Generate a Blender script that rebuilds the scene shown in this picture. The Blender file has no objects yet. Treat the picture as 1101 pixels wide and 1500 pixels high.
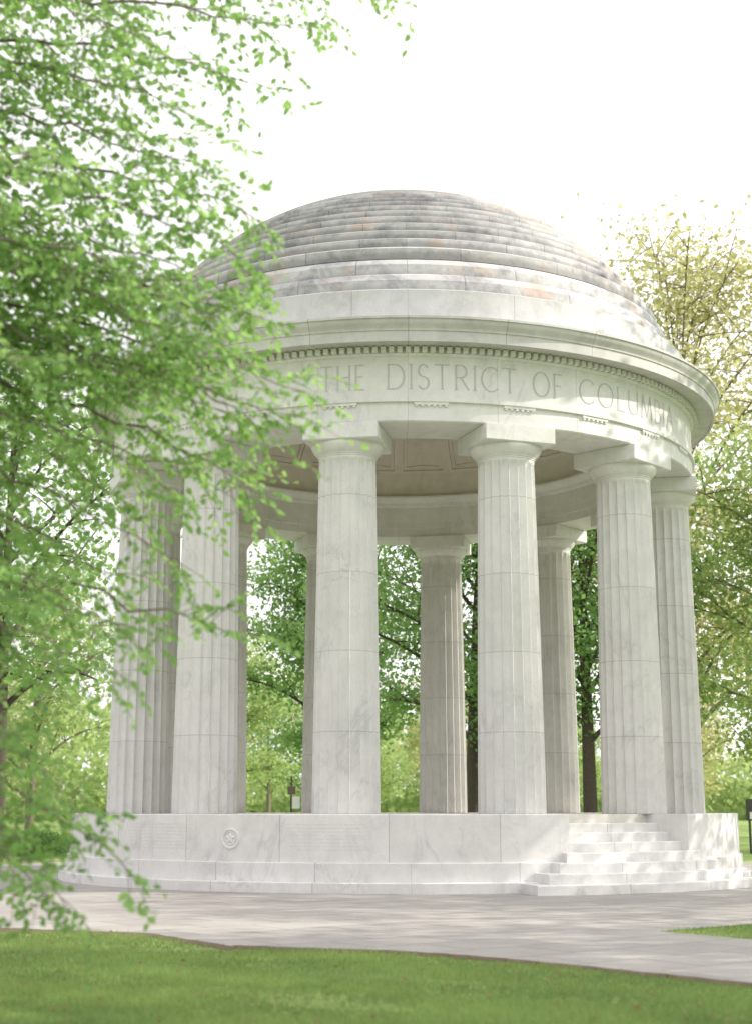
import bpy, bmesh, math
import numpy as np
from mathutils import Vector, Matrix
rng = np.random.RandomState(7)
scene = bpy.context.scene
coll = scene.collection
rad = math.radians

# ---------------------------------------------------------------- helpers
def link(o):
    coll.objects.link(o); return o

def mesh_obj(name, verts, faces, mat=None, parent=None, smooth=None, uvs=None):
    me = bpy.data.meshes.new(name)
    me.from_pydata([tuple(v) for v in verts], [], [tuple(f) for f in faces])
    if uvs is not None:
        uvl = me.uv_layers.new(name="UVMap")
        k = 0
        for fu in uvs:
            for u in fu:
                uvl.data[k].uv = u; k += 1
    me.validate()
    if smooth is not None:
        me.shade_smooth()
        try: me.set_sharp_from_angle(angle=rad(smooth))
        except Exception: pass
    if mat: me.materials.append(mat)
    o = bpy.data.objects.new(name, me); link(o)
    if parent: o.parent = parent
    return o

def array_mesh(name, V, F, mat, parent=None, tint=None, smooth=False):
    me = bpy.data.meshes.new(name)
    V = np.asarray(V, dtype=np.float32); F = np.asarray(F, dtype=np.int32)
    me.vertices.add(len(V)); me.vertices.foreach_set("co", V.ravel())
    M, k = F.shape
    me.loops.add(M*k); me.loops.foreach_set("vertex_index", F.ravel())
    me.polygons.add(M)
    me.polygons.foreach_set("loop_start", np.arange(0, M*k, k, dtype=np.int32))
    me.polygons.foreach_set("loop_total", np.full(M, k, dtype=np.int32))
    me.update(calc_edges=True)
    if tint is not None:
        a = me.attributes.new("tint", 'FLOAT', 'POINT')
        a.data.foreach_set("value", np.asarray(tint, dtype=np.float32))
    if smooth: me.shade_smooth()
    me.materials.append(mat)
    o = bpy.data.objects.new(name, me); link(o)
    if parent: o.parent = parent
    return o

def empty(name, loc, label=None, cat=None, group=None):
    e = bpy.data.objects.new(name, None); link(e); e.location = loc
    e.empty_display_size = 0.5
    if label: e["label"] = label
    if cat: e["category"] = cat
    if group: e["group"] = group
    return e

# ---------------------------------------------------------------- materials
def newmat(name):
    m = bpy.data.materials.new(name); m.use_nodes = True
    nt = m.node_tree; nt.nodes.clear()
    out = nt.nodes.new("ShaderNodeOutputMaterial")
    return m, nt, out
def N(nt, t, **kw):
    n = nt.nodes.new(t)
    for k, v in kw.items():
        if k in n.inputs: n.inputs[k].default_value = v
        else: setattr(n, k, v)
    return n
def ramp(nt, src, stops):
    r = nt.nodes.new("ShaderNodeValToRGB"); cr = r.color_ramp
    while len(cr.elements) < len(stops): cr.elements.new(0.5)
    for e, (p, c) in zip(cr.elements, stops):
        e.position = p; e.color = (c[0], c[1], c[2], 1) if isinstance(c, (tuple, list)) else (c, c, c, 1)
    nt.links.new(src, r.inputs[0]); return r
def mixc(nt, a, b, fac, mode='MIX'):
    m = nt.nodes.new("ShaderNodeMix"); m.data_type = 'RGBA'; m.blend_type = mode
    for sock, v in ((m.inputs[0], fac), (m.inputs[6], a), (m.inputs[7], b)):
        if hasattr(v, 'node'): nt.links.new(v, sock)
        else: sock.default_value = (v if not isinstance(v, (tuple, list)) else (v[0], v[1], v[2], 1))
    return m.outputs[2]
def noise(nt, vec, scale, detail=5, rough=.55, dist=0, mapscale=None):
    n = N(nt, "ShaderNodeTexNoise"); n.inputs["Scale"].default_value = scale
    n.inputs["Detail"].default_value = detail; n.inputs["Roughness"].default_value = rough
    n.inputs["Distortion"].default_value = dist
    if mapscale:
        mp = N(nt, "ShaderNodeMapping"); mp.inputs["Scale"].default_value = mapscale
        nt.links.new(vec, mp.inputs[0]); vec = mp.outputs[0]
    nt.links.new(vec, n.inputs["Vector"]); return n.outputs["Fac"]

def marble(name, base=(.78, .77, .76), veinc=(.46, .46, .48), brick=None, stain=.25,
           stainc=(.48, .475, .47), rust=0, c2=.92, mortar=.62, vein=.5, streak=.2, msize=.007, bump=.25, stain_hi=.70, bands=False):
    m, nt, out = newmat(name); L = nt.links
    geo = N(nt, "ShaderNodeNewGeometry"); pos = geo.outputs["Position"]
    col = base
    n1 = noise(nt, pos, .8, 9, .6, 1.8, (1.0, 1.0, .6))
    s = N(nt, "ShaderNodeMath", operation='SUBTRACT'); L.new(n1, s.inputs[0]); s.inputs[1].default_value = .5
    a = N(nt, "ShaderNodeMath", operation='ABSOLUTE'); L.new(s.outputs[0], a.inputs[0])
    r = ramp(nt, a.outputs[0], [(0, 1), (.010, .5), (.04, 0)])
    msk = noise(nt, pos, .9, 3)
    rm = ramp(nt, msk, [(.45, 0), (.62, 1)])
    mm = N(nt, "ShaderNodeMath", operation='MULTIPLY'); L.new(r.outputs[0], mm.inputs[0]); L.new(rm.outputs[0], mm.inputs[1])
    mv = N(nt, "ShaderNodeMath", operation='MULTIPLY'); L.new(mm.outputs[0], mv.inputs[0]); mv.inputs[1].default_value = vein
    col = mixc(nt, col, veinc, mv.outputs[0])
    n2 = noise(nt, pos, 2.6, 6, .65, .8)
    col = mixc(nt, col, ramp(nt, n2, [(.3, .90), (.6, 1.0)]).outputs[0], 1.0, 'MULTIPLY')
    n3 = noise(nt, pos, 1.1, 9, .72, .3)
    r3 = ramp(nt, n3, [(.47 if bands else .50, 0), (stain_hi, stain)])
    col = mixc(nt, col, stainc, r3.outputs[0])
    n4 = noise(nt, pos, 3.4, 6, .65, 0, (1, 1, .1))
    r4 = ramp(nt, n4, [(.5, 0), (.75, streak)])
    col = mixc(nt, col, (.46, .455, .44), r4.outputs[0])
    if rust:
        n5 = noise(nt, pos, 1.0, 8, .72, .2)
        r5 = ramp(nt, n5, [(.52, 0), (.63, rust)])
        col = mixc(nt, col, (.60, .45, .37), r5.outputs[0])
    n6 = noise(nt, pos, 45, 3)
    col = mixc(nt, col, ramp(nt, n6, [(.3, .94), (.7, 1.0)]).outputs[0], 1.0, 'MULTIPLY')
    if bands:   # step shadow lines painted into the colour, dark at each dome course's foot
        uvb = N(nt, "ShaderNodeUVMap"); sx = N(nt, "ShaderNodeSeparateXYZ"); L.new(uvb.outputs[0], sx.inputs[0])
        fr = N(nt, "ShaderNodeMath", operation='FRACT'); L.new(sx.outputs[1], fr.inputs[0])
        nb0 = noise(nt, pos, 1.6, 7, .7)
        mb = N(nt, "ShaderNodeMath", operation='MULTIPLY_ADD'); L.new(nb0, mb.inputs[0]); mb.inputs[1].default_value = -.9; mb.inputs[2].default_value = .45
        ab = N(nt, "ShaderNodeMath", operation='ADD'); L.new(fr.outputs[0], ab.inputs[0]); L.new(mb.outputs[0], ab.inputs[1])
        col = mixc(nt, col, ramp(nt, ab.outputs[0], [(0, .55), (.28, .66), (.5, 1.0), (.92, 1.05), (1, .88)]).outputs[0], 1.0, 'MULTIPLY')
    if brick:
        bw, rh, off = brick
        uv = N(nt, "ShaderNodeUVMap")
        b = N(nt, "ShaderNodeTexBrick"); b.offset = off; b.squash = 1
        L.new(uv.outputs[0], b.inputs["Vector"])
        b.inputs["Scale"].default_value = 1; b.inputs["Mortar Size"].default_value = msize
        b.inputs["Mortar Smooth"].default_value = .3
        b.inputs["Brick Width"].default_value = bw; b.inputs["Row Height"].default_value = rh
        b.inputs["Color1"].default_value = (1, 1, 1, 1)
        b.inputs["Color2"].default_value = (c2, c2, c2*.99, 1)
        b.inputs["Mortar"].default_value = (mortar, mortar, mortar, 1)
        col = mixc(nt, col, b.outputs["Color"], 1.0, 'MULTIPLY')
    p = N(nt, "ShaderNodeBsdfPrincipled"); p.inputs["Roughness"].default_value = .62
    p.inputs["Specular IOR Level"].default_value = .3
    L.new(col, p.inputs["Base Color"])
    nb = noise(nt, pos, 22, 6, .65)
    bp = N(nt, "ShaderNodeBump"); bp.inputs["Strength"].default_value = bump; bp.inputs["Distance"].default_value = .012
    L.new(nb, bp.inputs["Height"]); L.new(bp.outputs[0], p.inputs["Normal"])
    L.new(p.outputs[0], out.inputs[0]); return m

def simple(name, col, rough=.7, var=.25, scale=8, metal=0):
    m, nt, out = newmat(name)
    geo = N(nt, "ShaderNodeNewGeometry")
    n = noise(nt, geo.outputs["Position"], scale, 6)
    c = mixc(nt, tuple(x*(1-var) for x in col), tuple(min(1, x*(1+var)) for x in col), n)
    p = N(nt, "ShaderNodeBsdfPrincipled"); p.inputs["Roughness"].default_value = rough
    p.inputs["Metallic"].default_value = metal
    nt.links.new(c, p.inputs["Base Color"]); 
    bp = N(nt, "ShaderNodeBump"); bp.inputs["Strength"].default_value = .3; bp.inputs["Distance"].default_value = .02
    nt.links.new(n, bp.inputs["Height"]); nt.links.new(bp.outputs[0], p.inputs["Normal"])
    nt.links.new(p.outputs[0], out.inputs[0]); return m

def leafmat(name, dark, light, trans, tfac=.5, gloss=.25):
    m, nt, out = newmat(name); L = nt.links
    at = N(nt, "ShaderNodeAttribute"); at.attribute_name = "tint"
    geo = N(nt, "ShaderNodeNewGeometry")
    n = noise(nt, geo.outputs["Position"], .8, 3)
    ad = N(nt, "ShaderNodeMath", operation='MULTIPLY_ADD'); L.new(n, ad.inputs[0]); ad.inputs[1].default_value = .8
    L.new(at.outputs["Fac"], ad.inputs[2])
    sb = N(nt, "ShaderNodeMath", operation='SUBTRACT'); L.new(ad.outputs[0], sb.inputs[0]); sb.inputs[1].default_value = .4; sb.use_clamp = True
    c = mixc(nt, dark, light, sb.outputs[0])
    ct = mixc(nt, tuple(x*.6 for x in trans), trans, sb.outputs[0])
    p = N(nt, "ShaderNodeBsdfPrincipled"); p.inputs["Roughness"].default_value = .45
    p.inputs["Specular IOR Level"].default_value = gloss
    L.new(c, p.inputs["Base Color"])
    t = N(nt, "ShaderNodeBsdfTranslucent"); L.new(ct, t.inputs[0])
    mx = N(nt, "ShaderNodeMixShader"); mx.inputs[0].default_value = tfac
    L.new(p.outputs[0], mx.inputs[1]); L.new(t.outputs[0], mx.inputs[2]); L.new(mx.outputs[0], out.inputs[0])
    return m

M_wall  = marble("marble_base_blocks", brick=(1.75, 50, 0), vein=.45, stain=.25)
M_floor = marble("marble_floor", base=(.68, .65, .60), stain=.3, vein=.3)
M_col   = marble("marble_column", brick=(200, 1.32, 0), vein=.42, stain=.14, streak=.25, c2=.94, mortar=.72, msize=.008)
M_cap   = marble("marble_capital", stain=.22, vein=.3)
M_arch  = marble("marble_architrave", brick=(2.775/2, 50, 0), vein=.45, stain=.2, mortar=.74)
M_friez = marble("marble_frieze", brick=(2.775/2, 50, 0), vein=.4, stain=.2, mortar=.80)
M_corn  = marble("marble_cornice", base=(.60, .59, .57), brick=(2.775/2, 50, 0), vein=.3, stain=.6, stainc=(.34, .335, .31), streak=.5)
M_para  = marble("marble_parapet", brick=(1.9, 50, 0), base=(.62, .615, .615), vein=.3, stain=.7, stainc=(.37, .37, .38), streak=.5)
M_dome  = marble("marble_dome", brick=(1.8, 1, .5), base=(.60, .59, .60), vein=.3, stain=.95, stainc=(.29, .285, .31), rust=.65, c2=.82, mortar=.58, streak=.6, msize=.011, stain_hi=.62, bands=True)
M_ceil  = marble("marble_ceiling", base=(.74, .68, .61), vein=.2, stain=.5, stainc=(.50, .45, .39))
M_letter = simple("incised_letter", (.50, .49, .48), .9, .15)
M_names  = simple("incised_names", (.66, .65, .64), .9, .08)
M_bark  = simple("bark", (.085, .068, .055), .9, .5, 14)
M_barkp = simple("bark_pale", (.20, .165, .13), .9, .5, 14)
M_barkn = simple("bark_grey", (.19, .16, .13), .9, .5, 14)
M_leafn = leafmat("leaf_spring_near", (.10, .24, .06), (.31, .50, .16), (.47, .74, .22), .5, .4)
M_leafb = leafmat("leaf_green", (.11, .24, .07), (.26, .42, .14), (.42, .65, .21), .5, .2)
M_leafy = leafmat("leaf_yellow", (.40, .40, .16), (.58, .57, .27), (.70, .69, .34), .5, .2)
M_leafl = leafmat("leaf_light", (.23, .34, .11), (.43, .55, .22), (.59, .73, .30), .5, .2)
M_grassb = leafmat("grass_blade", (.12, .20, .06), (.35, .46, .16), (.42, .58, .18), .35, .2)
M_soil = simple("soil", (.13, .09, .06), .95, .4, 20)
M_deadl = leafmat("leaf_fallen", (.20, .10, .05), (.38, .20, .10), (.30, .16, .08), .3, .2)
M_dark = simple("dark_metal", (.05, .05, .05), .5, .2)
M_white = simple("white_panel", (.7, .7, .68), .5, .1)
M_brown = simple("brown_panel", (.14, .10, .08), .6, .1)

def ground_mat():
    m, nt, out = newmat("lawn")
    geo = N(nt, "ShaderNodeNewGeometry"); P = geo.outputs["Position"]
    n1 = noise(nt, P, .35, 6, .6); n2 = noise(nt, P, 9, 6, .7)
    c = mixc(nt, (.17, .26, .08), (.38, .47, .17), ramp(nt, n1, [(.35, 0), (.65, 1)]).outputs[0])
    c = mixc(nt, c, (.08, .14, .04), ramp(nt, n2, [(.4, .55), (.6, 0)]).outputs[0])
    n3 = noise(nt, P, 1.3, 6, .7)
    c = mixc(nt, c, (.22, .17, .10), ramp(nt, n3, [(.60, 0), (.70, .6)]).outputs[0])
    p = N(nt, "ShaderNodeBsdfPrincipled"); p.inputs["Roughness"].default_value = .95
    p.inputs["Specular IOR Level"].default_value = .1
    nt.links.new(c, p.inputs["Base Color"])
    bp = N(nt, "ShaderNodeBump"); bp.inputs["Strength"].default_value = .6; bp.inputs["Distance"].default_value = .05
    nt.links.new(n2, bp.inputs["Height"]); nt.links.new(bp.outputs[0], p.inputs["Normal"])
    nt.links.new(p.outputs[0], out.inputs[0]); return m
M_lawn = ground_mat()
def paving_mat():
    m, nt, out = newmat("flagstone"); L = nt.links
    geo = N(nt, "ShaderNodeNewGeometry"); P = geo.outputs["Position"]
    mp = N(nt, "ShaderNodeMapping"); mp.inputs["Rotation"].default_value = (0, 0, rad(-38)); L.new(P, mp.inputs[0])
    b = N(nt, "ShaderNodeTexBrick"); b.offset = .5; L.new(mp.outputs[0], b.inputs["Vector"])
    b.inputs["Scale"].default_value = 1; b.inputs["Mortar Size"].default_value = .014
    b.inputs["Brick Width"].default_value = 1.1; b.inputs["Row Height"].default_value = .75
    b.inputs["Color1"].default_value = (.41, .385, .36, 1); b.inputs["Color2"].default_value = (.34, .32, .305, 1)
    b.inputs["Mortar"].default_value = (.21, .20, .18, 1); b.inputs["Mortar Smooth"].default_value = .4
    c = b.outputs["Color"]
    n1 = noise(nt, P, 1.1, 8, .7); n2 = noise(nt, P, 25, 5, .7)
    c = mixc(nt, c, ramp(nt, n1, [(.3, .86), (.65, 1.05)]).outputs[0], 1, 'MULTIPLY')
    c = mixc(nt, c, ramp(nt, n2, [(.3, .85), (.7, 1.05)]).outputs[0], 1, 'MULTIPLY')
    n3 = noise(nt, P, .6, 5, .6)
    c = mixc(nt, c, (.27, .22, .17), ramp(nt, n3, [(.55, 0), (.7, .3)]).outputs[0])
    p = N(nt, "ShaderNodeBsdfPrincipled"); p.inputs["Roughness"].default_value = .8
    L.new(c, p.inputs["Base Color"])
    bp = N(nt, "ShaderNodeBump"); bp.inputs["Strength"].default_value = .3; bp.inputs["Distance"].default_value = .01
    L.new(n2, bp.inputs["Height"]); L.new(bp.outputs[0], p.inputs["Normal"])
    L.new(p.outputs[0], out.inputs[0]); return m
M_pave = paving_mat()

# ---------------------------------------------------------------- rotunda
CX, CY = 0.54, 29.7
PH0 = -11.2
rot = empty("memorial_rotunda", (CX, CY, 0), "white marble domed rotunda with fluted columns on round stepped base", "memorial")

def pol(r, phi, z):
    return (r*math.sin(phi), -r*math.cos(phi), z)

def lathe(name, prof, mat, n=216, parent=rot, vmode=None, smooth=30, closed=False, voff=10, uscale=None):
    V, F, U = [], [], []
    m = len(prof)
    for i in range(n):
        ph = 2*math.pi*i/n
        for r, z in prof: V.append(pol(r, ph, z))
    cum = [0]
    for k in range(1, m+1):
        a, b = prof[k-1], prof[k % m]
        cum.append(cum[-1]+math.hypot(a[0]-b[0], a[1]-b[1]))
    if vmode: cum = list(vmode)+[vmode[-1]]
    rr = uscale or max(p[0] for p in prof)
    K = m if closed else m-1
    for i in range(n):
        j = (i+1) % n
        for k in range(K):
            k2 = (k+1) % m
            F.append((i*m+k, j*m+k, j*m+k2, i*m+k2))
            u0 = 2*math.pi*i/n*rr; u1 = 2*math.pi*(i+1)/n*rr
            v0 = cum[k]+voff; v1 = cum[k+1]+voff
            U.append(((u0, v0), (u1, v0), (u1, v1), (u0, v1)))
    return mesh_obj(name, V, F, mat, parent, smooth, U)

def sector(name, r0, r1, p0, p1, z0, z1, mat, parent=rot, ns=None):
    p0 = rad(p0); p1 = rad(p1)
    ns = ns or max(2, int((p1-p0)/rad(1.6)))
    V, F, U = [], [], []
    prof = [(r0, z0), (r1, z0), (r1, z1-.012), (r1-.012, z1), (r0, z1)]
    m = len(prof); cum = [0, 0, 0, 0, 0, 0]
    for k in range(1, 6):
        a, b = prof[k-1], prof[k % m]; cum[k] = cum[k-1]+math.hypot(a[0]-b[0], a[1]-b[1])
    for i in range(ns+1):
        ph = p0+(p1-p0)*i/ns
        for r, z in prof: V.append(pol(r, ph, z))
    for i in range(ns):
        for k in range(m):
            k2 = (k+1) % m
            F.append((i*m+k, (i+1)*m+k, (i+1)*m+k2, i*m+k2))
            u0 = (p0+(p1-p0)*i/ns)*r1; u1 = (p0+(p1-p0)*(i+1)/ns)*r1
            U.append(((u0, 10+cum[k]), (u1, 10+cum[k]), (u1, 10+cum[k+1]), (u0, 10+cum[k+1])))
    F.append(tuple(range(m-1, -1, -1))); U.append(tuple((0.5, 10.3+.1*k) for k in range(m)))
    F.append(tuple(ns*m+k for k in range(m))); U.append(tuple((0.5, 10.3+.1*k) for k in range(m)))
    return mesh_obj(name, V, F, mat, parent, 25, U)

# base
base = sector("base_wall", 5.655, 6.46, 47, 383, -.05, 1.2, M_wall)
lathe("floor", [(0.001, 1.198), (5.66, 1.198), (5.66, 0)], M_floor, smooth=30)
lathe("base_ledge", [(6.3, .462), (6.50, .462), (6.51, .45), (6.51, .168), (6.635, .168), (6.65, .155), (6.65, -.05)], M_wall, smooth=30)
# stair
stair = sector("stair", 5.5, 7.35, 14.8, 55.2, -.06, .15, M_wall)
sp = [(7.08, 17.2, 52.8, .30), (6.81, 19.8, 50.2, .45), (6.60, 21.8, 48.2, .60),
      (6.32, 22.9, 47.1, .75), (6.09, 22.9, 47.1, .90), (5.87, 22.9, 47.1, 1.05)]
for i, (r, a, b, z) in enumerate(sp):
    s = sector("step", 5.5, r, a, b, -.07-.01*i, z, M_wall, parent=stair)

def medallion(phi, z, r=.17):
    V, F = [], []
    prof = [(0, .03), (.25, .035), (.42, .008), (.52, .008), (.60, .022), (.70, .006), (.80, .03), (.93, .03), (1.0, -.01)]
    n = 40
    R = 6.46
    for i in range(n):
        t = 2*math.pi*i/n
        for k, (q, d) in enumerate(prof):
            wob = 1+.35*math.cos(t*5)*(1 if k in (1, 2) else 0)+.06*math.cos(t*20)*(k == 4)
            a = phi + q*r*wob*math.sin(t)/R
            V.append(pol(R+d, a, z+q*r*wob*math.cos(t)))
    m = len(prof)
    for i in range(n):
        for k in range(m-1):
            F.append((i*m+k, ((i+1) % n)*m+k, ((i+1) % n)*m+k+1, i*m+k+1))
    mesh_obj("medallion", V, F, M_cap, rot, 40)
medallion(rad(-26.2), .82)

def names(phi0, phi1, z0, z1, rows):
    V, F = [], []
    R = 6.463
    for rw in range(rows):
        z = z1-(z1-z0)*(rw+.5)/rows
        a = phi0
        while a < phi1-.004:
            w = rng.uniform(.008, .03)/R
            if rng.rand() < .8:
                h = .016
                k = len(V)
                V += [pol(R, a, z), pol(R, a+w, z), pol(R, a+w, z+h*rng.uniform(.6, 1)), pol(R, a, z+h)]
                F.append((k, k+1, k+2, k+3))
            a += w+.008/R
    mesh_obj("inscription", V, F, M_names, rot)
names(rad(-47), rad(-32), .62, 1.06, 8)
names(rad(-17.5), rad(-6), .62, 1.06, 8)

# columns
RC = 5.3; ZB = 1.2; ZA = 7.67
def flute_mesh():
    nf, pf = 20, 8
    H0, H1 = 0, 5.93
    zs = list(np.linspace(H0, H1-.16, 15))+[H1-.10, H1-.05, H1-.02, H1]
    V, F, U = [], [], []
    n = nf*pf
    for z in zs:
        t = z/H1
        R = .565-(.565-.487)*(t**1.25)
        dep = .078*R/.56
        if z > H1-.12: dep *= max(0, (H1-.02-z)/.12)**.5 if z < H1-.02 else 0
        for i in range(n):
            f = (i % pf)/pf
            th = 2*math.pi*i/n
            d = dep*math.sqrt(max(0, 1-(2*f-1)**2)) if f > 0 else 0
            V.append(((R-d)*math.cos(th), (R-d)*math.sin(th), z))
    for k in range(len(zs)-1):
        for i in range(n):
            j = (i+1) % n
            F.append((k*n+i, k*n+j, (k+1)*n+j, (k+1)*n+i))
            U.append(((50+i*.02, zs[k]+1.32*4), (50+(i+1)*.02, zs[k]+1.32*4), (50+(i+1)*.02, zs[k+1]+1.32*4), (50+i*.02, zs[k+1]+1.32*4)))
    return V, F, U
V, F, U = flute_mesh()
col0 = mesh_obj("column", V, F, M_col, rot, 55, U)
def lathe_local(name, prof, mat, n=64, smooth=35):
    V, F = [], []
    m = len(prof)
    for i in range(n):
        t = 2*math.pi*i/n
        for r, z in prof: V.append((r*math.cos(t), r*math.sin(t), z))
    for i in range(n):
        for k in range(m-1):
            F.append((i*m+k, ((i+1) % n)*m+k, ((i+1) % n)*m+k+1, i*m+k+1))
    return mesh_obj(name, V, F, mat, None, smooth)
cap0 = lathe_local("capital", [(.40, 5.925), (.487, 5.928), (.487, 5.95), (.50, 5.955), (.50, 5.97), (.493, 5.975), (.505, 5.985), (.515, 5.99), (.515, 6.0), (.508, 6.005), (.53, 6.02), (.575, 6.07), (.608, 6.12), (.622, 6.16), (.615, 6.19), (.3, 6.19)], M_cap)
cap0.parent = col0
def box(name, x0, x1, y0, y1, z0, z1, mat, bev=.01, parent=None):
    me = bpy.data.meshes.new(name); bm = bmesh.new()
    bmesh.ops.create_cube(bm, size=1)
    for v in bm.verts:
        v.co.x = x0 if v.co.x < 0 else x1; v.co.y = y0 if v.co.y < 0 else y1; v.co.z = z0 if v.co.z < 0 else z1
    if bev: bmesh.ops.bevel(bm, geom=bm.edges[:], offset=bev, segments=2, affect='EDGES')
    bm.to_mesh(me); bm.free(); me.materials.append(mat)
    o = bpy.data.objects.new(name, me); link(o)
    if parent: o.parent = parent
    return o
aba0 = box("abacus", -.645, .645, -.645, .645, 6.19, 6.472, M_cap, .012)
aba0.parent = col0
for k in range(12):
    phi = rad(PH0+30*k)
    if k == 0: c, parts = col0, None
    else:
        c = col0.copy(); link(c); c.parent = rot
        for p in (cap0, aba0):
            q = p.copy(); link(q); q.parent = c
    c.location = pol(RC, phi, ZB); c.rotation_euler = (0, 0, phi)

# entablature
lathe("architrave", [(4.7, 8.0), (4.7, 7.86), (4.74, 7.85), (4.74, 7.67), (5.88, 7.67), (5.9, 7.69), (5.9, 8.0), (5.95, 8.005), (5.95, 8.07), (5.9, 8.075)], M_arch, uscale=5.3)
lathe("frieze", [(5.9, 8.075), (5.9, 8.80), (5.93, 8.81), (5.96, 8.845)], M_friez, uscale=5.3)
corn = lathe("cornice", [(5.96, 8.845), (5.96, 8.95), (6.10, 8.965), (6.33, 8.955), (6.33, 8.93), (6.37, 8.93), (6.37, 9.10), (6.39, 9.115), (6.39, 9.135), (6.40, 9.16), (6.44, 9.20), (6.47, 9.25), (6.475, 9.29), (6.50, 9.295), (6.50, 9.335), (6.0, 9.42), (5.9, 9.45)], M_corn, uscale=5.3)
lathe("parapet", [(5.9, 9.43), (5.88, 9.46), (5.86, 9.50), (5.86, 10.02), (5.80, 10.05), (5.70, 10.06)], M_para)
V, F = [], []
nd = 270
for i in range(nd):
    p = 2*math.pi*i/nd; w = .60*math.pi/nd
    k = len(V)
    for r in (5.955, 6.045):
        for a in (p-w, p+w):
            for z in (8.855, 8.944): V.append(pol(r, a, z))
    F += [(k+4, k+6, k+7, k+5), (k+0, k+4, k+5, k+1), (k+2, k+3, k+7, k+6), (k+0, k+2, k+6, k+4)]
mesh_obj("dentil_course", V, F, M_cap, corn)["kind"] = "stuff"
def regula(phi):
    V, F = [], []
    def bx(p0, p1, z0, z1, r0, r1):
        k = len(V)
        for r in (r0, r1):
            for a in (p0, p1):
                for z in (z0, z1): V.append(pol(r, a, z))
        F.extend([(k+4, k+6, k+7, k+5), (k+0, k+4, k+5, k+1), (k+2, k+3, k+7, k+6), (k+0, k+2, k+6, k+4), (k+1, k+5, k+7, k+3)])
    w = .29/5.93
    bx(phi-w, phi+w, 7.955, 8.003, 5.89, 5.938)
    for i in range(6):
        a = phi-w*.86+2*w*.86*i/5
        bx(a-.022/5.9, a+.022/5.9, 7.925, 7.956, 5.89, 5.928)
    mesh_obj("regula", V, F, M_cap, rot)
for k in range(24): regula(rad(PH0+15*k))

# dome outer (stepped): one tall band, then fine rings
Sd, cz = 6.17, 7.62
def sp_(a): return Sd*math.cos(rad(a)), cz+Sd*math.sin(rad(a))
prof = [(5.72, 10.03)]; vm = [0]
angs = [23.4, 27.2, 30.8]+list(np.linspace(34.2, 86, 21))
for i in range(len(angs)-1):
    r0, z0 = sp_(angs[i]); r1, z1 = sp_(angs[i+1])
    dr = r0-r1
    if i < 2:
        prof += [(r0+.010, z0+.003), (r0-.01, z0+(z1-z0)*.55), (r0-dr*.45, z0+(z1-z0)*.85), (r1+.012, z1-.004)]; vm += [i+.35, i+.6, i+.85, i+.99]
    else:
        prof += [(r0+.030, z0+.003), (r0+.022, z0+(z1-z0)*.68), (r0+.012-dr*.10, z0+(z1-z0)*.76), (r1+.030, z1-.003)]; vm += [i+.02, i+.66, i+.78, i+.99]
r, z = sp_(86); prof.append((0.001, z+.03)); vm.append(len(angs))
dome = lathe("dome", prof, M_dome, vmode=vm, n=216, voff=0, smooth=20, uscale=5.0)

# inner entablature + coffered ceiling
inn = lathe("inner_cornice", [(4.70, 8.0), (4.70, 8.36), (4.62, 8.39), (4.60, 8.45), (4.50, 8.50), (4.46, 8.56), (4.46, 8.60), (4.6, 8.62)], M_cap)
me = bpy.data.meshes.new("ceiling"); bm = bmesh.new()
n = 24
levels = [0, 12, 13, 30, 31.5, 46, 47.5, 61, 62.5, 75, 90]
grid = []
a_, b_ = 4.62, 2.6
for li, e in enumerate(levels):
    row = []
    for i in range(n*4):
        ph = 2*math.pi*(i//4+[0, .06, .5, .94][i % 4])/n
        r = max(.02, a_*math.cos(rad(e))); row.append(bm.verts.new(pol(r, ph, 8.6+b_*math.sin(rad(e)))))
    grid.append(row)
pan = {}
for li in range(len(levels)-1):
    for i in range(n*4):
        j = (i+1) % (n*4)
        f = bm.faces.new((grid[li][i], grid[li+1][i], grid[li+1][j], grid[li][j]))
        if li in (2, 4, 6, 8) and i % 4 in (1, 2): pan.setdefault((li, i//4), []).append(f)
for fs in pan.values():
    bmesh.ops.inset_region(bm, faces=fs, thickness=.04, depth=0, use_even_offset=True)
    bmesh.ops.inset_region(bm, faces=fs, thickness=.004, depth=-.035)
    bmesh.ops.inset_region(bm, faces=fs, thickness=.12, depth=0)
    bmesh.ops.inset_region(bm, faces=fs, thickness=.004, depth=-.025)
bm.to_mesh(me); bm.free(); me.materials.append(M_ceil)
ce = bpy.data.objects.new("ceiling", me); link(ce); ce.parent = rot

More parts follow.
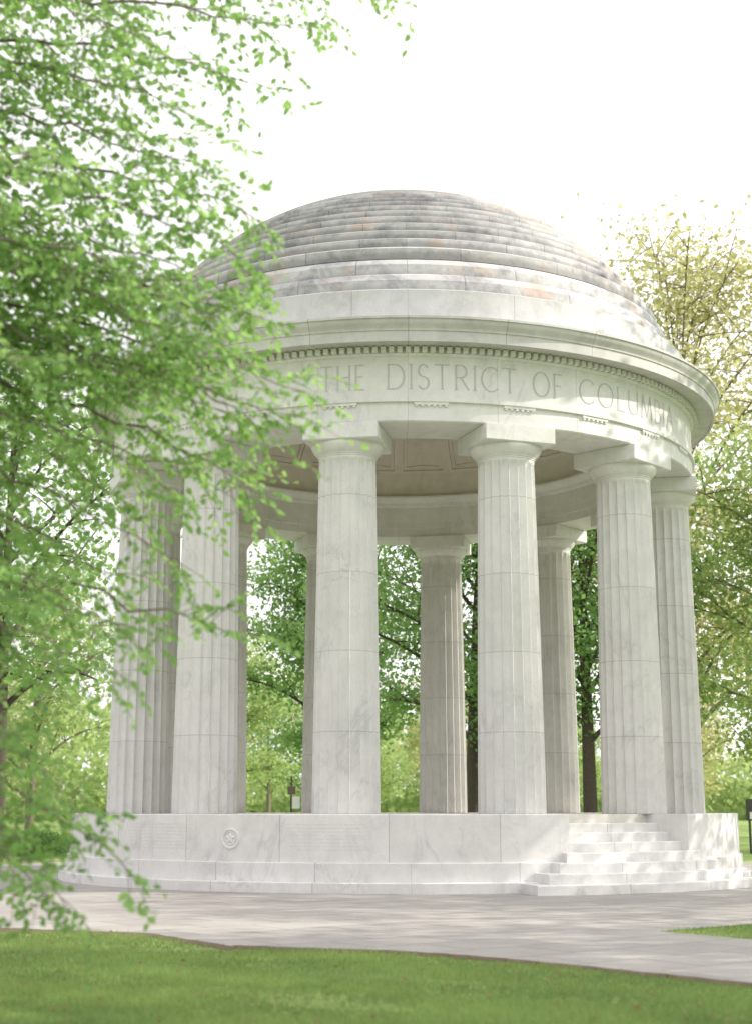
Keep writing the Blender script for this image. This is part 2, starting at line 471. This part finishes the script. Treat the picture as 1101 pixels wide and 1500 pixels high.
# lettering
def arc(cx, cy, rx, ry, a0, a1, n=14):
    return [(cx+rx*math.cos(rad(a0+(a1-a0)*i/n)), cy+ry*math.sin(rad(a0+(a1-a0)*i/n))) for i in range(n+1)]
G = {
 'T': (.72, [[(0, 1), (.72, 1)], [(.36, 0), (.36, 1)]]),
 'H': (.78, [[(.05, 0), (.05, 1)], [(.73, 0), (.73, 1)], [(.05, .52), (.73, .52)]]),
 'E': (.52, [[(.05, 0), (.05, 1)], [(.05, 1), (.5, 1)], [(.05, .52), (.44, .52)], [(.05, 0), (.52, 0)]]),
 'F': (.52, [[(.05, 0), (.05, 1)], [(.05, 1), (.5, 1)], [(.05, .52), (.44, .52)]]),
 'L': (.52, [[(.05, 0), (.05, 1)], [(.05, 0), (.52, 0)]]),
 'I': (.1, [[(.05, 0), (.05, 1)]]),
 'D': (.82, [[(.05, 0), (.05, 1)], [(.05, 1), (.34, 1)]+arc(.34, .5, .46, .5, 90, -90)+[(.05, 0)]]),
 'R': (.66, [[(.05, 0), (.05, 1)], [(.05, 1), (.3, 1)]+arc(.3, .75, .26, .25, 90, -90)+[(.05, .5)], [(.28, .5), (.66, 0)]]),
 'B': (.6, [[(.05, 0), (.05, 1)], [(.05, 1), (.28, 1)]+arc(.28, .76, .22, .24, 90, -90)+[(.05, .52)], [(.28, .52)]+arc(.3, .26, .27, .26, 90, -90)+[(.05, 0)]]),
 'S': (.54, [arc(.27, .75, .22, .25, 30, 270)+arc(.27, .25, .25, .25, 90, -150)]),
 'C': (.82, [arc(.5, .5, .47, .5, 45, 315, 24)]),
 'O': (.98, [arc(.49, .5, .47, .5, 0, 360, 32)]),
 'U': (.74, [[(.05, 1), (.05, .32)]+arc(.37, .32, .32, .32, 180, 360)+[(.69, 1)]]),
 'M': (.92, [[(.03, 0), (.14, 1)], [(.14, 1), (.46, .05)], [(.46, .05), (.78, 1)], [(.78, 1), (.89, 0)]]),
 'A': (.8, [[(.0, 0), (.4, 1)], [(.4, 1), (.8, 0)], [(.15, .36), (.65, .36)]]),
}
def word(text, phi0, phi1, zb=8.235, cap=.43, sw=.028):
    R = 5.904
    gap = .26
    tot = sum(G[c][0] for c in text)+gap*(len(text)-1)
    W = (phi1-phi0)*R/tot
    x = 0
    V, F = [], []
    def quad(p, q, r, s):
        k = len(V)
        for a in (p, q, r, s): V.append(pol(R, phi0+a[0]/R, zb+a[1]))
        F.append((k, k+1, k+2, k+3))
    for c in text:
        w, strokes = G[c]
        for st in strokes:
            pts = [((x+a)*W, b*cap) for a, b in st]
            for (ax, ay), (bx, by) in zip(pts[:-1], pts[1:]):
                dx, dy = bx-ax, by-ay; l = math.hypot(dx, dy)
                if l < 1e-6: continue
                s = sw if abs(dy) > abs(dx)*.7 else sw*.72
                nx, ny = -dy/l*s/2, dx/l*s/2
                ex, ey = dx/l*s*.15, dy/l*s*.15
                quad((ax+nx-ex, ay+ny-ey), (ax-nx-ex, ay-ny-ey), (bx-nx+ex, by-ny+ey), (bx+nx+ex, by+ny+ey))
            for (px, py) in (pts[0], pts[-1]):
                if len(st) == 2 and (abs(py) < .01 or abs(py-cap) < .01) and abs(st[0][0]-st[1][0]) < .5*abs(st[0][1]-st[1][1])+.01:
                    quad((px-.03, py-.006), (px+.03, py-.006), (px+.03, py+.006), (px-.03, py+.006))
        x += w+gap
    V2 = []
    for i, v in enumerate(V):
        q = i//4
        s = 1+(q % 7)*.00004
        V2.append((v[0]*s, v[1]*s, v[2]))
    mesh_obj("frieze_lettering", V2, F, M_letter, rot)
word("THE", rad(-14.6), rad(-7.2))
word("DISTRICT", rad(-3.4), rad(18.4))
word("OF", rad(21.4), rad(27.0))
word("COLUMBIA", rad(30.6), rad(58.5))

# ---------------------------------------------------------------- ground, plaza
def sheet(name, pts, z, mat):
    o = mesh_obj(name, [(x, y, z) for x, y in pts], [tuple(range(len(pts)))], mat); o["kind"] = "structure"; return o
g = sheet("ground", [(-900, -300), (900, -300), (900, 1500), (-900, 1500)], 0, M_lawn)
g["label"] = "mown green park lawn"
edge = [(-14, 17.6), (-8, 17.0), (-4.06, 16.4), (-2.33, 15.7), (-1.33, 14.25), (-.6, 13.95), (.18, 13.7), (.9, 13.2), (1.58, 12.5), (2.75, 11.2), (8, 5.2)]
ex = np.array([p[0] for p in edge]); ey = np.array([p[1] for p in edge])
def yedge(x): return np.interp(x, ex, ey)
arcp = [(CX+11.2*math.sin(t), CY-11.2*math.cos(t)) for t in np.linspace(rad(75), rad(285), 40)]
plz = edge+[(12.6, 3), (3.0, 16.1), (4.34, 17.2), (16, 21.5)]+arcp+[(-12, 25)]
pz = sheet("plaza_paving", plz, .004, M_pave)
pz["label"] = "grey flagstone plaza around the rotunda"
V, F = [], []
xs = np.linspace(-8, 3.2, 240)
for i, x in enumerate(xs):
    y = yedge(x); w = .07+.05*math.sin(i*.9)*math.sin(i*.37)+(.20 if x < -1.3 else 0)
    V += [(x, y+.02, .005), (x, y-w*.5, .03), (x, y-w-.05, .002)]
    if i: 
        k = 3*i; F += [(k-3, k, k+1, k-2), (k-2, k+1, k+2, k-1)]
so = mesh_obj("soil_edging", V, F, M_soil, None, 60); so["kind"] = "structure"

def in_right(x, y):
    e1 = np.interp(x, [3.0, 12.6], [16.1, 3]); e2 = np.interp(x, [3.0, 4.34, 16], [16.1, 17.2, 21.5])
    return (x > 3.0) & (y > e1) & (y < e2)
def blades(n, ylo, yhi, h0, h1, wid):
    y = rng.uniform(ylo**.5, yhi**.5, n)**2
    x = rng.uniform(-1, 1, n)*(.29*y+.3)
    patch = np.sin(x*3.1+np.sin(y*2.3)*2)*np.sin(y*3.7+x*1.3)
    k = ((y < yedge(x)-.06-(x < -1.3)*.14-.06*patch+rng.normal(0, .05, n))) | in_right(x, y)
    x, y = x[k], y[k]; n = len(x)
    cl = .5+.5*np.sin(x*2.1+1.3*np.sin(y*1.7))*np.sin(y*2.7+x)
    bare = np.sin(x*1.7+4+np.sin(y*1.1)*2)*np.sin(y*1.9+x*.6+1)
    kk = rng.rand(n) > np.clip((bare-.55)*1.6, 0, .8)
    x, y, cl = x[kk], y[kk], cl[kk]; n = len(x)
    h = rng.uniform(h0, h1, n)*(.6+.7*cl); th = rng.uniform(0, 2*math.pi, n); ln = rng.uniform(.1, .8, n)*h
    ph = rng.uniform(0, 2*math.pi, n); w = wid
    B = np.stack([x, y, np.zeros(n)], 1)
    d = np.stack([np.cos(ph), np.sin(ph), 0*ph], 1)*w
    tip = B+np.stack([np.cos(th)*ln, np.sin(th)*ln, h], 1)
    V = np.stack([B-d, B+d, tip], 1).reshape(-1, 3)
    return V, np.arange(3*n).reshape(-1, 3), np.repeat(rng.uniform(0, 1, n)*.6+.5*cl, 3)
V, F, T = blades(180000, 7.2, 19, .022, .055, .004)
gr = array_mesh("grass", V, F, M_grassb, tint=T); gr["kind"] = "stuff"; gr["label"] = "short green lawn grass blades"; gr["category"] = "grass"

# ---------------------------------------------------------------- trees
class Tubes:
    def __init__(s): s.V = []; s.F = []; s.n = 0
    def add(s, pts, r0, r1, k=6):
        pts = np.asarray(pts, float); m = len(pts)
        t = np.gradient(pts, axis=0); t /= np.linalg.norm(t, axis=1)[:, None]+1e-9
        up = np.array([0, 0, 1.]) if abs(t[0][2]) < .8 else np.array([1., 0, 0])
        a = np.cross(t, up); a /= np.linalg.norm(a, axis=1)[:, None]+1e-9
        b = np.cross(t, a)
        rr = np.linspace(r0, r1, m)[:, None, None]
        th = np.arange(k)*2*math.pi/k
        ring = pts[:, None, :]+rr*(np.cos(th)[None, :, None]*a[:, None, :]+np.sin(th)[None, :, None]*b[:, None, :])
        s.V.append(ring.reshape(-1, 3))
        i = np.arange(m-1)[:, None]*k; j = np.arange(k)[None, :]; j2 = (j+1) % k
        f = np.stack([i+j, i+j2, i+k+j2, i+k+j], -1).reshape(-1, 4)+s.n
        s.F.append(f); s.n += m*k
    def out(s): return np.concatenate(s.V), np.concatenate(s.F)

def bez(p0, p1, p2, n): 
    t = np.linspace(0, 1, n)[:, None]
    return (1-t)**2*np.array(p0)+2*t*(1-t)*np.array(p1)+t*t*np.array(p2)

def leaves_mesh(pos, dirs, nrm, size, shape='near'):
    n = len(pos)
    d = dirs/(np.linalg.norm(dirs, axis=1)[:, None]+1e-9)
    s = np.cross(d, nrm); s /= np.linalg.norm(s, axis=1)[:, None]+1e-9
    u = np.cross(s, d)
    if shape == 'near':
        tpl = np.array([[0, 0, 0], [.30, .28, .08], [.28, .62, .06], [0, 1, -.06], [-.28, .62, .06], [-.30, .28, .08]])
        fc = np.array([[0, 1, 2, 3], [0, 3, 4, 5]])
    else:
        tpl = np.array([[0, 0, 0], [.36, .5, .1], [0, 1, 0], [-.36, .5, .1]])
        fc = np.array([[0, 1, 2], [0, 2, 3]])
    m = len(tpl)
    V = pos[:, None, :]+size[:, None, None]*(tpl[None, :, 0:1]*s[:, None, :]+tpl[None, :, 1:2]*d[:, None, :]+tpl[None, :, 2:3]*u[:, None, :])
    F = (fc[None]+(np.arange(n)*m)[:, None, None]).reshape(-1, fc.shape[1])
    return V.reshape(-1, 3), F, m

# a few fallen leaves and petals on the lawn
n = 420
fy = rng.uniform(8, 16, n); fx = rng.uniform(-1, 1, n)*.28*fy
kf = fy < yedge(fx)-.1; fx, fy = fx[kf], fy[kf]; n = len(fx)
V, F, m = leaves_mesh(np.stack([fx, fy, rng.uniform(.02, .05, n)], 1), np.stack([rng.normal(0, 1, n), rng.normal(0, 1, n), rng.normal(0, .2, n)], 1),
                      np.stack([rng.normal(0, .3, n), rng.normal(0, .3, n), np.ones(n)], 1), rng.uniform(.025, .05, n), 'far')
fl = array_mesh("fallen_leaves", V, F, M_deadl, tint=np.repeat(rng.rand(n), m)); fl["kind"] = "stuff"; fl["label"] = "small reddish brown leaves fallen on the lawn"; fl["category"] = "fallen leaves"

def grow(R, H, rc, base_h, nl, leaf, per, spread=.55, trunk_r=None, sub=9):
    tb = Tubes(); tr = trunk_r or H*.018
    lean = R.normal(0, .02*H, 2)
    top = np.array([lean[0], lean[1], H*.82])
    tb.add(bez((0, 0, 0), (lean[0]*.2, -lean[1]*.5, H*.4), top, 12), tr, tr*.25, 8)
    P = []
    for i in range(nl):
        f = (i+.5)/nl
        z0 = base_h*.75+(H*.75-base_h*.75)*f**.9
        az = i*2.4+R.uniform(-.4, .4)
        hh = base_h+(H-base_h)*(f**.85)
        rel = (hh-base_h)/(H-base_h)
        out = rc*math.sqrt(max(.05, 1-(2*rel-.85)**2*.75))*R.uniform(.7, 1.08)
        if rel > .9: out *= .6
        e = np.array([math.cos(az)*out, math.sin(az)*out, min(H, hh+R.uniform(-.05, .08)*H)])
        s = np.array([lean[0]*z0/H, lean[1]*z0/H, z0])
        mid = (s+e)/2+np.array([0, 0, .08*H])
        c = bez(s, mid, e, 10); tb.add(c, tr*.38*(1-.5*f), .02, 5)
        for j in range(sub):
            t = .3+.7*(j+R.rand())/sub
            q = c[min(9, int(t*9))]
            l = rc*R.uniform(.2, .5)
            dv = R.normal(0, 1, 3); dv[2] = abs(dv[2])*.5-.15; dv /= np.linalg.norm(dv)
            e2 = q+dv*l
            c2 = bez(q, (q+e2)/2+np.array([0, 0, .12*l]), e2, 5); tb.add(c2, .035, .008, 3)
            for w in range(4):
                q3 = c2[1+w]; P.append(q3+R.normal(0, spread*.25, 3))
    P = np.array(P)
    idx = np.repeat(np.arange(len(P)), per)
    pos = P[idx]+R.normal(0, 1, (len(idx), 3))*np.array([spread, spread, spread*.6])
    keep = pos[:, 2] > base_h*.55; pos = pos[keep]; idx = idx[keep]
    n = len(pos)
    d = R.normal(0, 1, (n, 3)); d[:, 2] -= .3
    nr = R.normal(0, .7, (n, 3)); nr[:, 2] += 1
    V, F, m = leaves_mesh(pos, d, nr, leaf*R.uniform(.6, 1.25, n), 'far')
    tint = np.repeat(np.clip(R.uniform(0, 1, len(P))[idx]*.6+R.uniform(0, .4, n), 0, 1), m)
    return tb.out(), (V, F, tint)

def make_tree(kind, R, loc, H, rc, base_h, nl, leaf, per, mat, bark, label, cat="tree", group=None, **kw):
    w, lf = grow(R, H, rc, base_h, nl, leaf, per, **kw)
    e = empty(kind, loc, label, cat, group)
    t = array_mesh("trunk", w[0], w[1], bark, e, smooth=True)
    c = array_mesh("crown", lf[0], lf[1], mat, e, tint=lf[2])
    return e, t, c

R1 = np.random.RandomState
make_tree("shade_tree", R1(1), (3.2, 50, 0), 15, 5.6, 3.6, 22, .19, 34, M_leafb, M_bark, "full green shade tree with dark trunk behind the rotunda")
make_tree("shade_tree", R1(2), (6.75, 47, 0), 14, 4.6, 4.0, 18, .18, 26, M_leafb, M_bark, "green tree with forked dark trunk on the lawn")
make_tree("shade_tree", R1(3), (-2.0, 60, 0), 14, 4.0, 3.2, 20, .2, 34, M_leafb, M_bark, "dense dark green tree standing on the lawn")
make_tree("budding_tree", R1(4), (12.0, 56, 0), 23.8, 7.8, 5, 36, .23, 18, M_leafy, M_barkp, "tall golden green tree just coming into leaf", spread=.65, trunk_r=.24)
make_tree("shade_tree", R1(5), (13.8, 47, 0), 13.5, 5.4, 2.6, 22, .21, 30, M_leafl, M_barkp, "light green spring tree beside the plaza", trunk_r=.13)
make_tree("shade_tree", R1(6), (-9.4, 37, 0), 13, 4.2, 4.5, 14, .2, 14, M_leafb, M_bark, "green tree with dark trunk at the plaza edge")
make_tree("shade_tree", R1(8), (22, 70, 0), 16, 6, 4, 18, .32, 16, M_leafl, M_barkp, "broad light green spring tree on the lawn")
make_tree("shade_tree", R1(9), (-7.4, 74, 0), 10.0, 4.2, 3.0, 14, .22, 20, M_leafl, M_barkp, "light green spring tree on the far lawn", trunk_r=.14)
# trees standing beside the plaza, whose shade dapples it
make_tree("shade_tree", R1(11), (15.5, 15.0, 0), 12.5, 4.8, 3.8, 18, .26, 26, M_leafb, M_bark, "green shade tree beside the plaza casting dappled shade", spread=.42, sub=4)
make_tree("shade_tree", R1(14), (16.5, 22.5, 0), 12.5, 5.0, 3.6, 18, .2, 24, M_leafb, M_bark, "green shade tree beside the plaza casting dappled shade", spread=.42, sub=5)
make_tree("shade_tree", R1(12), (17.0, 29, 0), 18.5, 6.2, 4.0, 26, .24, 17, M_leafb, M_bark, "tall green shade tree beside the plaza casting dappled shade", spread=.5, sub=5)
make_tree("shade_tree", R1(13), (12.0, 10.0, 0), 10.5, 4.2, 2.8, 17, .24, 26, M_leafb, M_bark, "green shade tree beside the path casting dappled shade", spread=.38, sub=4)
protos = []
far = [(-70, 118), (-58, 108), (-47, 122), (-38, 105), (-31, 118), (-24, 96), (-17, 112), (-12.5, 92), (-8.5, 118), (-4.5, 100), (0, 125), (5, 108), (10, 96),
       (16, 120), (22, 104), (28, 92), (34, 118), (42, 100), (52, 115), (62, 105), (-21, 70), (-14.8, 64)]
for i, (x, y) in enumerate(far):
    if i < 4:
        mats = [M_leafl, M_leafy, M_leafl, M_leafb]
        e, t, c = make_tree("park_tree", R1(30+i), (x, y, 0), 9.5+i, 3.6+.4*i, 2.4, 13, .26, 15, mats[i], M_barkp, "pale spring park tree on the distant lawn", group="trees across the distant park lawn", spread=.6, sub=7)
        protos.append((e, t, c))
    else:
        e0, t0, c0 = protos[(i*5+i//4) % 4]
        e = e0.copy(); link(e); e.location = (x, y, 0); e.rotation_euler = (0, 0, i*1.7)
        s = .8+.35*((i*37) % 10)/10; e.scale = (s, s, s)
        for p in (t0, c0):
            q = p.copy(); link(q); q.parent = e
n = 60000
wx = rng.uniform(-150, 150, n); wy = rng.uniform(175, 215, n)
hh = 10+3.5*np.sin(wx*.11)+2.5*np.sin(wx*.31+1)+1.5*np.sin(wx*.83)
wz = rng.uniform(0, 1, n)**1.5*hh+rng.normal(0, .4, n)
d = rng.normal(0, 1, (n, 3)); nr = rng.normal(0, .7, (n, 3)); nr[:, 2] += 1
V, F, m = leaves_mesh(np.stack([wx, wy, wz], 1), d, nr, rng.uniform(.8, 1.6, n), 'far')
wd = array_mesh("woodland", V, F, M_leafl, tint=np.repeat(rng.rand(n), m)); wd["kind"] = "stuff"; wd["label"] = "hazy far-off line of park woodland"; wd["category"] = "woodland"

n = 5000
p = rng.normal(0, 1, (n, 3)); p /= np.linalg.norm(p, axis=1)[:, None]; p *= rng.uniform(.7, 1, n)[:, None]*np.array([1.3, .7, .75])
p[:, 2] = np.abs(p[:, 2])
V, F, m = leaves_mesh(p, rng.normal(0, 1, (n, 3)), rng.normal(0, 1, (n, 3)), rng.uniform(.05, .1, n), 'far')
sh = empty("shrub", (-9.6, 42, 0), "low dark green shrub beside the plaza", "shrub")
array_mesh("foliage", V, F, M_leafb, sh, tint=np.repeat(rng.rand(n)*.5, m))
tb = Tubes()
for i in range(8):
    a = i*.8; tb.add(bez((0, 0, 0), (.2*math.cos(a), .1*math.sin(a), .3), (.8*math.cos(a), .4*math.sin(a), .55), 5), .02, .008, 4)
w = tb.out(); array_mesh("stem", w[0], w[1], M_bark, sh)

# ---------------------------------------------------------------- near tree with drooping boughs
R = R1(99)
TB = Tubes(); LP, LD, LN, LS, LT = [], [], [], [], []
trunk = bez((-6.4, 11.2, 0), (-6.1, 11.0, 4), (-6.3, 11.3, 10.5), 14)
TB.add(trunk, .27, .08, 10)
def tpt(z): return np.array([np.interp(z, trunk[:, 2], trunk[:, 0]), np.interp(z, trunk[:, 2], trunk[:, 1]), z])
def twig(p, d, L, nleaf):
    d = d/np.linalg.norm(d)
    e = p+d*L+np.array([0, 0, -.25*L])
    c = bez(p, p+d*L*.5, e, 4)
    TB.add(c, .0024, .001, 3)
    tone = R.rand()
    for i in range(nleaf):
        t = (i+.7)/nleaf
        q = (1-t)**2*c[0]+2*t*(1-t)*(p+d*L*.5)+t*t*e
        side = np.cross(d, [0, 0, 1.]); side /= np.linalg.norm(side)+1e-9
        sgn = 1 if i % 2 else -1
        LP.append(q); LD.append(d*.7+side*sgn*.8+np.array([0, 0, R.uniform(-1.0, .1)])+R.normal(0, .25, 3))
        LN.append(np.array([0, 0, .8])+R.normal(0, .6, 3)); LS.append(R.uniform(.043, .078)); LT.append(.5*tone+.5*R.rand())
def bough(z0, end, dens=1.0, rise=.9, start=.32, blen=.85):
    s = tpt(z0); e = np.array(end, float)
    mid = s*.45+e*.55+np.array([0, 0, rise])+R.normal(0, .15, 3)
    L = np.linalg.norm(e-s); n = 24
    c = bez(s, mid, e, n); c[1:-1] += R.normal(0, .03, (n-2, 3))
    TB.add(c, .007+.005*L, .003, 6)
    m = int(L*(1-start)/.105*dens)
    for j in range(m):
        t = start+(1-start)*(j+R.rand())/m
        f = t*(n-1); i = min(n-2, int(f)); q = c[i]*(1-(f-i))+c[i+1]*(f-i)
        tan = c[i+1]-c[i]; tan /= np.linalg.norm(tan)
        side = np.cross(tan, [0, 0, 1.]); side /= np.linalg.norm(side)+1e-9
        sg = 1 if j % 2 else -1
        d = tan*R.uniform(.3, 1.0)+side*sg*R.uniform(.2, 1.0)+np.array([0, 0, R.uniform(-.8, .7)])
        d /= np.linalg.norm(d)
        bl = blen*(1.0-.65*((t-start)/(1-start)))*R.uniform(.5, 1.15)+.12
        e2 = q+d*bl+np.array([0, 0, -.22*bl])
        c2 = bez(q, q+d*bl*.5+np.array([0, 0, .08*bl]), e2, 6)
        TB.add(c2, .005*bl+.002, .0015, 4)
        nt = max(2, int(bl/.085))
        for w in range(nt):
            tt = (w+.8)/nt*5; ii = min(4, int(tt)); qq = c2[ii]*(1-(tt-ii))+c2[min(5, ii+1)]*(tt-ii)
            sg2 = 1 if w % 2 else -1
            sd = np.cross(d, [0, 0, 1.]); sd /= np.linalg.norm(sd)+1e-9
            twig(qq, d*.7+sd*sg2*.8+R.normal(0, .35, 3), R.uniform(.10, .26), R.randint(4, 7))
    twig(e, tan, .2, 6)
ends = [
 (7.6, (.25, 10.0, 7.35), 1), (7.9, (-.1, 10.6, 8.0), 1), (7.3, (-.45, 9.6, 6.75), .9), (7.2, (-.9, 9.9, 6.5), 1), (7.6, (-.9, 8.6, 6.9), .9), (7.0, (-1.2, 9.2, 5.85), .9),
 (7.9, (-1.6, 8.2, 6.6), 1), (8.2, (-1.3, 10.8, 7.9), 1), (6.8, (-1.9, 9.8, 6.2), .8), (7.4, (-1.5, 9.0, 6.3), .8),
 (6.2, (-.80, 9.5, 5.25), 1), (6.0, (-.92, 9.1, 4.85), 1), (5.7, (-.78, 9.8, 4.65), 1), (5.3, (-.50, 9.4, 4.0), .8), (5.0, (-.50, 9.0, 3.65), .8), (4.7, (-.78, 9.6, 3.35), .9),
 (5.6, (-1.2, 8.4, 4.4), .9), (5.2, (-1.35, 8.8, 3.8), .9), (6.4, (-1.7, 8.0, 5.0), .8), (4.9, (-1.25, 8.9, 3.2), .9), (5.5, (-1.5, 10.6, 4.3), .8), (4.8, (-1.8, 9.9, 3.4), .8),
 (6.0, (-1.7, 10.4, 5.3), .8), (5.0, (-2.0, 8.0, 3.7), .8), (4.6, (-1.05, 10.4, 3.5), .8), (5.9, (-1.0, 9.9, 4.9), 1), (5.4, (-1.0, 8.8, 4.3), 1), (6.6, (-1.1, 9.3, 5.5), .9),
 (5.8, (-.95, 9.6, 4.55), 1), (5.6, (-1.05, 9.0, 4.1), 1), (5.2, (-.85, 9.3, 3.85), 1), (5.1, (-1.0, 9.8, 3.95), .9),
 (4.3, (-1.15, 9.2, 2.75), .8), (4.0, (-.72, 9.3, 2.35), .7), (3.9, (-1.45, 8.8, 2.35), .8), (4.2, (-1.7, 9.6, 2.8), .8), (3.7, (-1.45, 8.6, 2.0), .6), (3.8, (-2.1, 8.1, 2.4), .8),
 (3.6, (-1.95, 8.3, 1.55), .8), (3.4, (-1.45, 8.7, .95), .9), (3.2, (-1.7, 8.4, .72), 1), (3.2, (-2.0, 8.0, .95), .9), (3.4, (-2.1, 8.6, 1.6), .8), (3.5, (-2.2, 7.6, 1.9), .8), (3.0, (-2.15, 8.8, 1.1), .8),
 (3.5, (-1.75, 8.9, 1.35), .8), (3.9, (-2.0, 8.9, 2.2), .8), (3.3, (-1.95, 9.0, .75), .9), (4.0, (-1.75, 9.2, 2.4), .7),
 (6.0, (-9.5, 9.0, 6.0), .4), (7.0, (-9.8, 13, 7.0), .4), (5.0, (-7.5, 7.6, 4.5), .4), (5.5, (-6.5, 15, 5.5), .4), (8.5, (-5.0, 12.5, 10.5), .5), (8.0, (-3.4, 14.0, 8.8), .5), (4.5, (-9.6, 12, 4.2), .4), (7.5, (-4.5, 8.6, 8.8), .5),
]
for z0, e, dn in ends:
    low = e[2] < 2.5
    bough(z0, e, dn*(.9 if low else 1.05), rise=(.35 if low else .75), start=(.42 if low else .36), blen=(.6 if low else .8))
near = empty("elm_tree", (-6.4, 11.2, 0), "leafy bright green tree with drooping leafy boughs over the lawn", "tree")
w = TB.out(); off = np.array([-6.4, 11.2, 0])
array_mesh("trunk", w[0]-off, w[1], M_barkn, near, smooth=True)
LP, LD, LN, LS, LT = map(np.array, (LP, LD, LN, LS, LT))
V, F, m = leaves_mesh(LP-off, LD, LN, LS, 'near')
array_mesh("crown", V, F, M_leafn, near, tint=np.repeat(LT, m))
print("near leaves", len(LP))

# ---------------------------------------------------------------- small things
sg = empty("park_sign", (-2.55, 45, 0), "small park sign on a dark metal post", "sign")
box("post", -.025, .025, -.03, .03, 0, 2.25, M_dark, .004, sg)
box("panel", -.11, .13, -.06, -.032, 1.72, 1.96, M_brown, .004, sg)
box("notice", .03, .26, -.06, -.032, 1.30, 1.66, M_white, .004, sg)
kb = empty("information_board", (11.45, 44.0, 0), "dark upright information board standing on the lawn", "information board")
box("panel", -.55, .55, -.05, .05, .95, 1.58, M_dark, .01, kb)
box("leg", -.5, -.44, -.03, .03, 0, .95, M_dark, .004, kb); box("leg", .44, .5, -.03, .03, 0, .95, M_dark, .004, kb)
box("poster", -.47, .47, -.06, -.052, 1.0, 1.2, M_white, .002, kb)

# ---------------------------------------------------------------- light, sky, camera
AZ, EL = 86, 33
s = Vector((math.sin(rad(AZ))*math.cos(rad(EL)), math.cos(rad(AZ))*math.cos(rad(EL)), math.sin(rad(EL))))
sun = bpy.data.lights.new("sun", 'SUN'); sun.energy = 5.0; sun.angle = rad(.6); sun.color = (1, .93, .82)
so_ = bpy.data.objects.new("sun", sun); link(so_); so_.rotation_euler = s.to_track_quat('Z', 'Y').to_euler()
w = bpy.data.worlds.new("World"); scene.world = w; w.use_nodes = True
nt = w.node_tree; nt.nodes.clear()
sky = nt.nodes.new("ShaderNodeTexSky"); sky.sky_type = 'NISHITA'; sky.sun_disc = False
sky.sun_elevation = rad(EL); sky.sun_rotation = rad(AZ); sky.dust_density = 4; sky.air_density = 1
# bright thin haze over the blue sky, strongest around the sun
tc = nt.nodes.new("ShaderNodeTexCoord")
dp = nt.nodes.new("ShaderNodeVectorMath"); dp.operation = 'DOT_PRODUCT'
nt.links.new(tc.outputs["Generated"], dp.inputs[0]); dp.inputs[1].default_value = s
mr = nt.nodes.new("ShaderNodeMapRange"); nt.links.new(dp.outputs["Value"], mr.inputs[0])
mr.inputs[1].default_value = -.6; mr.inputs[2].default_value = 1; mr.inputs[3].default_value = 10.5; mr.inputs[4].default_value = 19.5
hz = nt.nodes.new("ShaderNodeVectorMath"); hz.operation = 'SCALE'
hz.inputs[0].default_value = (1.0, .98, .99); nt.links.new(mr.outputs[0], hz.inputs["Scale"])
mx = nt.nodes.new("ShaderNodeMix"); mx.data_type = 'RGBA'; mx.inputs[0].default_value = .9
nt.links.new(sky.outputs[0], mx.inputs[6]); nt.links.new(hz.outputs[0], mx.inputs[7])
bg = nt.nodes.new("ShaderNodeBackground"); bg.inputs[1].default_value = .11
nt.links.new(mx.outputs[2], bg.inputs[0])
o = nt.nodes.new("ShaderNodeOutputWorld"); nt.links.new(bg.outputs[0], o.inputs[0])

cam = bpy.data.cameras.new("camera"); co = bpy.data.objects.new("camera", cam); link(co)
co.location = (0, 0, 1.27); co.rotation_euler = (rad(90+11.5), 0, 0)
cam.sensor_fit = 'VERTICAL'; cam.sensor_height = 56; cam.sensor_width = 56; cam.lens = 80
cam.clip_start = .1; cam.clip_end = 3000
cam.dof.use_dof = True; cam.dof.focus_distance = 25; cam.dof.aperture_fstop = 2.0
scene.camera = co
scene.view_settings.view_transform = 'Standard'; scene.view_settings.look = 'None'; scene.view_settings.exposure = 0
